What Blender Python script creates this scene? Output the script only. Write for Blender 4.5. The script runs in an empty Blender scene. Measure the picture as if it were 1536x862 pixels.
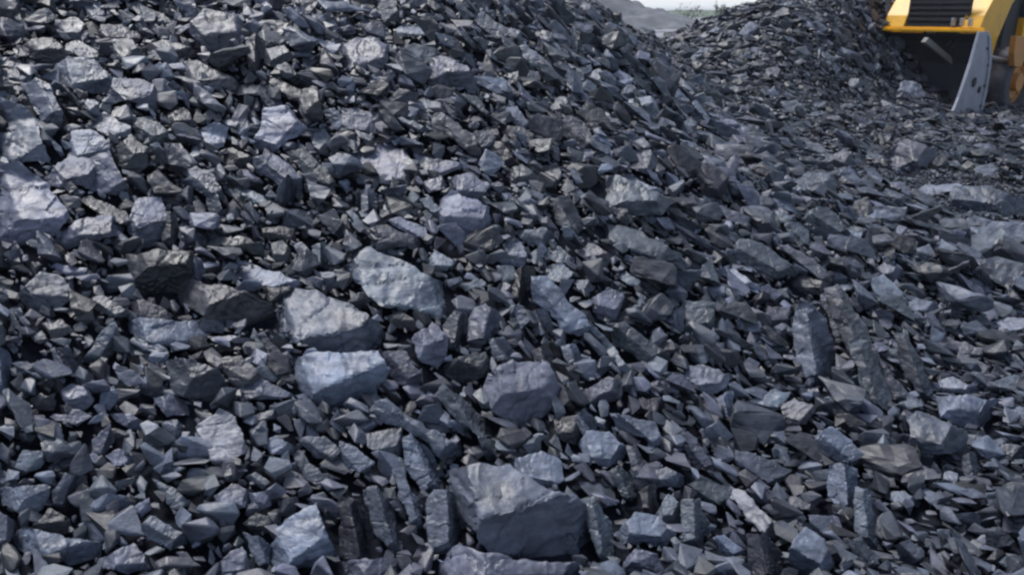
import bpy, bmesh, math, random
import numpy as np
from mathutils import Vector, Matrix, noise, Euler
R = math.radians
random.seed(7); rng = np.random.default_rng(11)
S = bpy.context.scene
COL = S.collection
# ---------------------------------------------------------------- camera
CAM_H, TILT, FPX = 1.7, 19.0, 1200.0          # metres, degrees down, focal length in photo pixels (1536 wide)
cam_d = bpy.data.cameras.new('camera'); cam = bpy.data.objects.new('camera', cam_d); COL.objects.link(cam)
cam.location = (0, 0, CAM_H); cam.rotation_euler = (R(90-TILT), 0, 0)
cam_d.sensor_width = 36; cam_d.lens = 36*FPX/1536; cam_d.clip_start = .05; cam_d.clip_end = 6000
cam_d.dof.use_dof = True; cam_d.dof.focus_distance = 4.2; cam_d.dof.aperture_fstop = 5.6
S.camera = cam
# ---------------------------------------------------------------- light: pale overcast sky, soft weak sun from above the heap
SUN_EL, SUN_AZ = 61.0, -48.0                  # azimuth measured from +Y towards +X
w = bpy.data.worlds.new('World'); S.world = w; w.use_nodes = True
nt = w.node_tree; bg = nt.nodes['Background']
sky = nt.nodes.new('ShaderNodeTexSky'); sky.sky_type = 'NISHITA'; sky.sun_disc = False
sky.sun_elevation = R(SUN_EL); sky.sun_rotation = R(SUN_AZ); sky.air_density = 1.0; sky.dust_density = 1.2; sky.ozone_density = 1.4
mx = nt.nodes.new('ShaderNodeMix'); mx.data_type = 'RGBA'; 
wc = nt.nodes.new('ShaderNodeTexCoord'); sx = nt.nodes.new('ShaderNodeSeparateXYZ'); mr = nt.nodes.new('ShaderNodeMapRange')   # bright hazy cloud, thickest low down
nt.links.new(wc.outputs['Generated'], sx.inputs[0]); nt.links.new(sx.outputs['Z'], mr.inputs['Value'])
mr.inputs['From Min'].default_value = .02; mr.inputs['From Max'].default_value = .13; mr.inputs['To Min'].default_value = .92; mr.inputs['To Max'].default_value = .16
nt.links.new(mr.outputs[0], mx.inputs['Factor'])
mx.inputs['B'].default_value = (8.6, 9.0, 9.4, 1); nt.links.new(sky.outputs[0], mx.inputs['A'])
nt.links.new(mx.outputs['Result'], bg.inputs[0]); bg.inputs[1].default_value = .05
sl = bpy.data.lights.new('sun', 'SUN'); so = bpy.data.objects.new('sun', sl); COL.objects.link(so)
sl.energy = 1.5; sl.angle = R(15); sl.color = (1, .98, .965)
d = Vector((math.sin(R(SUN_AZ))*math.cos(R(SUN_EL)), math.cos(R(SUN_AZ))*math.cos(R(SUN_EL)), math.sin(R(SUN_EL))))
so.rotation_euler = (-d).to_track_quat('-Z', 'Y').to_euler()
S.view_settings.view_transform = 'Standard'; S.view_settings.look = 'None'; S.view_settings.gamma = 1
S.view_settings.use_curve_mapping = False; S.view_settings.exposure = 1.27
S.render.engine = 'CYCLES'; S.cycles.max_bounces = 4; S.cycles.filter_width = 2.4
S.render.film_transparent = False
# ---------------------------------------------------------------- helpers
def tag(o, label=None, cat=None, group=None, kind=None):
    if label: o['label'] = label
    if cat: o['category'] = cat
    if group: o['group'] = group
    if kind: o['kind'] = kind
    return o
def link(name, me, mat=None, parent=None):
    o = bpy.data.objects.new(name, me); COL.objects.link(o)
    if mat is not None: me.materials.append(mat)
    if parent is not None: o.parent = parent
    return o
def np_mesh(name, V, F, col=None, smooth=False):
    me = bpy.data.meshes.new(name); V = np.asarray(V, np.float32); F = np.asarray(F, np.int32)
    me.vertices.add(len(V)); me.vertices.foreach_set('co', V.ravel())
    k = F.shape[1]; me.loops.add(F.size); me.loops.foreach_set('vertex_index', F.ravel())
    me.polygons.add(len(F)); me.polygons.foreach_set('loop_start', np.arange(0, F.size, k, dtype=np.int32))
    me.polygons.foreach_set('use_smooth', np.full(len(F), smooth))
    if col is not None:
        a = me.attributes.new('stone_colour', 'FLOAT_COLOR', 'POINT')
        a.data.foreach_set('color', np.asarray(col, np.float32).ravel())
    me.update(calc_edges=True); me.validate(); return me
def node_mat(name):
    m = bpy.data.materials.new(name); m.use_nodes = True
    return m, m.node_tree, m.node_tree.nodes['Principled BSDF']
def mixc(t, fac, a, b, mode='MIX'):
    n = t.nodes.new('ShaderNodeMix'); n.data_type = 'RGBA'; n.blend_type = mode
    for s, v in ((n.inputs['Factor'], fac), (n.inputs['A'], a), (n.inputs['B'], b)):
        if hasattr(v, 'is_linked'): t.links.new(v, s)
        else: s.default_value = v
    return n.outputs['Result']
def ramp(t, src, p0, p1, c0=(0,0,0,1), c1=(1,1,1,1)):
    n = t.nodes.new('ShaderNodeValToRGB'); e = n.color_ramp.elements
    e[0].position, e[1].position = p0, p1; e[0].color, e[1].color = c0, c1
    t.links.new(src, n.inputs[0]); return n.outputs[0]
def noise_n(t, vec, scale, detail=4, rough=.55):
    n = t.nodes.new('ShaderNodeTexNoise'); n.inputs['Scale'].default_value = scale
    n.inputs['Detail'].default_value = detail; n.inputs['Roughness'].default_value = rough
    if vec: t.links.new(vec, n.inputs['Vector'])
    return n.outputs['Fac']
def stone_mat(name, source, fine=1.0):
    """Broken slate: patchy grey with pale dusty blotches, thin mineral streaks and layered bump."""
    m, t, b = node_mat(name)
    tc = t.nodes.new('ShaderNodeTexCoord'); ob = tc.outputs['Object']
    if source == 'object':
        oi = t.nodes.new('ShaderNodeObjectInfo'); col = oi.outputs['Color']
        vm = t.nodes.new('ShaderNodeVectorMath'); vm.operation = 'ADD'; t.links.new(ob, vm.inputs[0])
        cx = t.nodes.new('ShaderNodeVectorMath'); cx.operation = 'SCALE'; cx.inputs['Scale'].default_value = 40
        cb = t.nodes.new('ShaderNodeCombineXYZ')
        for i in range(3): t.links.new(oi.outputs['Random'], cb.inputs[i])
        t.links.new(cb.outputs[0], cx.inputs[0]); t.links.new(cx.outputs[0], vm.inputs[1]); ob = vm.outputs[0]
    else:
        at = t.nodes.new('ShaderNodeAttribute'); at.attribute_name = 'stone_colour'; col = at.outputs['Color']
    mp = t.nodes.new('ShaderNodeMapping'); mp.inputs['Rotation'].default_value = (.5, .35, .4)
    mp.inputs['Scale'].default_value = (1, 1, 5); t.links.new(ob, mp.inputs[0]); lay = mp.outputs[0]
    n1 = noise_n(t, ob, 9*fine, 5, .6); n2 = noise_n(t, lay, 7*fine, 5, .65); n3 = noise_n(t, ob, 60*fine, 4, .7)
    c = mixc(t, 1.0, col, ramp(t, n1, .3, .72, (.52,.53,.56,1), (1.38,1.38,1.36,1)), 'MULTIPLY')
    c = mixc(t, 1.0, c, ramp(t, n2, .32, .66, (.68,.67,.68,1), (1.25,1.25,1.26,1)), 'MULTIPLY')
    c = mixc(t, 1.0, c, ramp(t, n3, .3, .7, (.8,.8,.8,1), (1.2,1.2,1.2,1)), 'MULTIPLY')
    t.links.new(c, b.inputs['Base Color'])
    t.links.new(ramp(t, n1, .3, .7, (.37,)*3+(1,), (.62,)*3+(1,)), b.inputs['Roughness'])
    b.inputs['Specular IOR Level'].default_value = .55
    bp = t.nodes.new('ShaderNodeBump'); bp.inputs['Strength'].default_value = .55; bp.inputs['Distance'].default_value = .012/fine
    t.links.new(n2, bp.inputs['Height'])
    b2 = t.nodes.new('ShaderNodeBump'); b2.inputs['Strength'].default_value = .45; b2.inputs['Distance'].default_value = .004/fine
    t.links.new(n3, b2.inputs['Height']); t.links.new(bp.outputs[0], b2.inputs['Normal']); t.links.new(b2.outputs[0], b.inputs['Normal'])
    return m
# ---------------------------------------------------------------- terrain
def smin(a, b, k): h = np.clip(.5+.5*(b-a)/k, 0, 1); return b*(1-h)+a*h - k*h*(1-h)
def smax(a, b, k): return -smin(-a, -b, k)
def vnoise(x, y, seed=0):
    xi, yi = np.floor(x).astype(np.int64), np.floor(y).astype(np.int64); fx, fy = x-xi, y-yi
    fx, fy = fx*fx*(3-2*fx), fy*fy*(3-2*fy)
    def h(a, b):
        v = (a*374761393 + b*668265263 + seed*982451653) & 0x7fffffff
        v = ((v ^ (v >> 13))*1274126177) & 0x7fffffff
        return ((v ^ (v >> 16)) & 0xffff)/65535.
    return (h(xi,yi)*(1-fx)+h(xi+1,yi)*fx)*(1-fy)+(h(xi,yi+1)*(1-fx)+h(xi+1,yi+1)*fx)*fy
def terrain(x, y):
    x = np.asarray(x, float); y = np.asarray(y, float)
    zA = .54*((y-2.0)*.93 - x*.36)                     # front face of the near heap
    zB = .74*(.95+.24*y-x)                             # its flank towards the flat ground
    z1 = smin(smin(zA, zB, .5), smin(4.1+.05*y, .62*(13.2-y)+.3, .5), .6)
    zP = smin(.27*(2.45+.30*y-x), smin(.5*(y-2.6-.3*x), .5*(13-y), .3), .3)   # loose apron at its toe
    z1 = smax(smax(z1, zP, .25), 0*z1, .25)
    z2 = smin(smin(.375*(x+.35), .43*(y-9.3), .4), smin(.75*(8.12+1.1*(y-14)-x), .6*(19.5-y), .4), .4)
    z2 = smax(smin(z2, 2.5+0*x, .4), 0*x, .3)          # the far right heap
    z2 = z2 - .55*np.exp(-((x-6.5)**2/1.5+(y-13.6)**2/1.3))*np.clip(z2, 0, 1)
    z3 = smax(.80-.20*np.hypot((x-2.3)/1.3, (y-11.2)), 0*x, .2)  # saddle between them
    z = smax(smax(z1, z2, .3), z3, .3)
    z = z + .22*(vnoise(x*.9, y*.9, 3)-.5)*np.clip(z*1.2, .25, 1)*np.clip((13-y)/4, .25, 1) + .10*(vnoise(x*2.3, y*2.3, 4)-.5) + .04*(vnoise(x*6, y*6, 5)-.5)
    edge = np.clip(np.minimum(np.minimum(x+12, 19-x)/2.5, (23-y)/4), 0, 1)
    return z*edge - .10*(1-edge)
def tnormal(x, y, e=.12):
    dx = (terrain(x+e, y)-terrain(x-e, y))/(2*e); dy = (terrain(x, y+e)-terrain(x, y-e))/(2*e)
    n = np.stack([-dx, -dy, np.ones_like(dx)], -1); return n/np.linalg.norm(n, axis=-1, keepdims=True)
CT, ST = math.cos(R(TILT)), math.sin(R(TILT))
def ray(px, py):                                       # photo pixel -> world direction, unit depth along the lens axis
    a = (px-768)/FPX; b = -(py-431)/FPX
    return np.array([a, CT+b*ST, -ST+b*CT])
CAM = np.array([0, 0, CAM_H]); TT = np.concatenate([np.arange(1.4, 12, .01), np.arange(12, 90, .05)])
def hit(px, py):
    r = ray(px, py); P = CAM+TT[:, None]*r; under = P[:, 2] < terrain(P[:, 0], P[:, 1])
    i = int(np.argmax(under)) if under.any() else len(TT)-1
    return TT[i]
def project(P):
    x, y, z = P[..., 0], P[..., 1], P[..., 2]-CAM_H
    dep = y*CT - z*ST; up = y*ST + z*CT; dep = np.where(dep < .05, .05, dep)
    return 768+FPX*x/dep, 431-FPX*up/dep, dep
xs = np.concatenate([np.arange(-12, -4, .12), np.arange(-4, 6, .04), np.arange(6, 19.01, .12)])
ys = np.concatenate([np.arange(-1.5, 9, .04), np.arange(9, 24, .12)])
X, Y = np.meshgrid(xs, ys); Z = terrain(X, Y)
Z = Z - .045 + .018*(vnoise(X*17, Y*17, 8)-.5) + .012*(vnoise(X*37, Y*37, 9)-.5)
n0, n1_ = X.shape; idx = np.arange(n0*n1_).reshape(n0, n1_)
F = np.stack([idx[:-1,:-1], idx[:-1,1:], idx[1:,1:], idx[1:,:-1]], -1).reshape(-1, 4)
GRIT = stone_mat('dark grit', 'attr', 1.6); b_ = GRIT.node_tree.nodes['Principled BSDF']; b_.inputs['Specular IOR Level'].default_value = .08
GRIT.node_tree.links.remove(b_.inputs['Roughness'].links[0]); b_.inputs['Roughness'].default_value = .95
me = np_mesh('heap_terrain', np.stack([X, Y, Z], -1).reshape(-1, 3), F, np.tile([.012,.0145,.021,1], (X.size, 1)), True)
tag(link('terrain', me, GRIT), kind='structure')
# the wide quarry floor, out to the horizon
def ground_mat():
    m, t, b = node_mat('dusty quarry floor'); tc = t.nodes.new('ShaderNodeTexCoord')
    n = noise_n(t, tc.outputs['Object'], .25, 6, .6); n2 = noise_n(t, tc.outputs['Object'], 3, 5, .6)
    c = mixc(t, .5, ramp(t, n, .35, .65, (.17,.175,.20,1), (.30,.30,.34,1)), ramp(t, n2, .3, .7, (.15,.155,.175,1), (.32,.32,.35,1)))
    t.links.new(c, b.inputs['Base Color']); b.inputs['Roughness'].default_value = .9; return m
gx = np.array([-3000,-1000,-300,-120,-60,-30,-12,0,12,19,30,60,120,300,1000,3000.]); gy = np.array([-300,-60,-2,12,24,40,60,80,110,160,260,500,1200,3500.])
X, Y = np.meshgrid(gx, gy); idx = np.arange(X.size).reshape(X.shape)
F = np.stack([idx[:-1,:-1], idx[:-1,1:], idx[1:,1:], idx[1:,:-1]], -1).reshape(-1, 4)
tag(link('ground', np_mesh('ground', np.stack([X, Y, 0*X-.12], -1).reshape(-1, 3), F), ground_mat()), kind='structure')
def hill(name, x0, x1, y0, y1, f, colour, green):
    xs = np.linspace(x0, x1, 300); ys = np.linspace(y0, y1, 80); X, Y = np.meshgrid(xs, ys); u = (X-x0)/(x1-x0); v = (Y-y0)/(y1-y0)
    Z = f(u)*np.sin(np.pi*np.clip(v, 0, 1))**.7*(.85+.3*vnoise(X*.3, Y*.3, 21)) + .8*(vnoise(X*.5, Y*.5, 22)-.5) + .4*(vnoise(X*1.6, Y*1.6, 23)-.5) - .5
    idx = np.arange(X.size).reshape(X.shape); F = np.stack([idx[:-1,:-1], idx[:-1,1:], idx[1:,1:], idx[1:,:-1]], -1).reshape(-1, 4)
    m, t, b = node_mat(name+' spoil'); tc = t.nodes.new('ShaderNodeTexCoord')
    n = noise_n(t, tc.outputs['Object'], .35, 7, .65)
    t.links.new(ramp(t, n, .35, .65, colour, green), b.inputs['Base Color']); b.inputs['Roughness'].default_value = .9
    tag(link('hill', np_mesh('hill', np.stack([X, Y, Z], -1).reshape(-1, 3), F, None, True), m), kind='structure')
hill('near spoil heap', -80, 26.5, 92, 140, lambda u: 5.0*np.clip((1-u)/.15, 0, 1), (.10,.105,.12,1), (.17,.18,.20,1))
hill('far wooded rise', -260, 420, 300, 380, lambda u: 1.9+.6*np.sin(u*9)**2, (.07,.10,.07,1), (.14,.18,.13,1))
hill('right spoil heap', 13, 60, 60, 84, lambda u: 1.3*np.clip(u*5, 0, 1)+.2, (.08,.085,.10,1), (.14,.15,.15,1))
# air: thin haze that lets the far skyline fade
hz = bpy.data.materials.new('thin haze'); hz.use_nodes = True; t = hz.node_tree; t.nodes.clear()
pv = t.nodes.new('ShaderNodeVolumePrincipled'); mo = t.nodes.new('ShaderNodeOutputMaterial'); t.links.new(pv.outputs[0], mo.inputs['Volume'])
pv.inputs['Color'].default_value = (.9, .94, 1, 1); pv.inputs['Density'].default_value = .0006; pv.inputs['Anisotropy'].default_value = .2
bm = bmesh.new(); bmesh.ops.create_cube(bm, size=1, matrix=Matrix.Translation((0, 0, 3.2)) @ Matrix.Diagonal((7000, 8000, 9, 1)))
me = bpy.data.meshes.new('haze'); bm.to_mesh(me); bm.free(); tag(link('haze', me, hz), kind='stuff')
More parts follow.
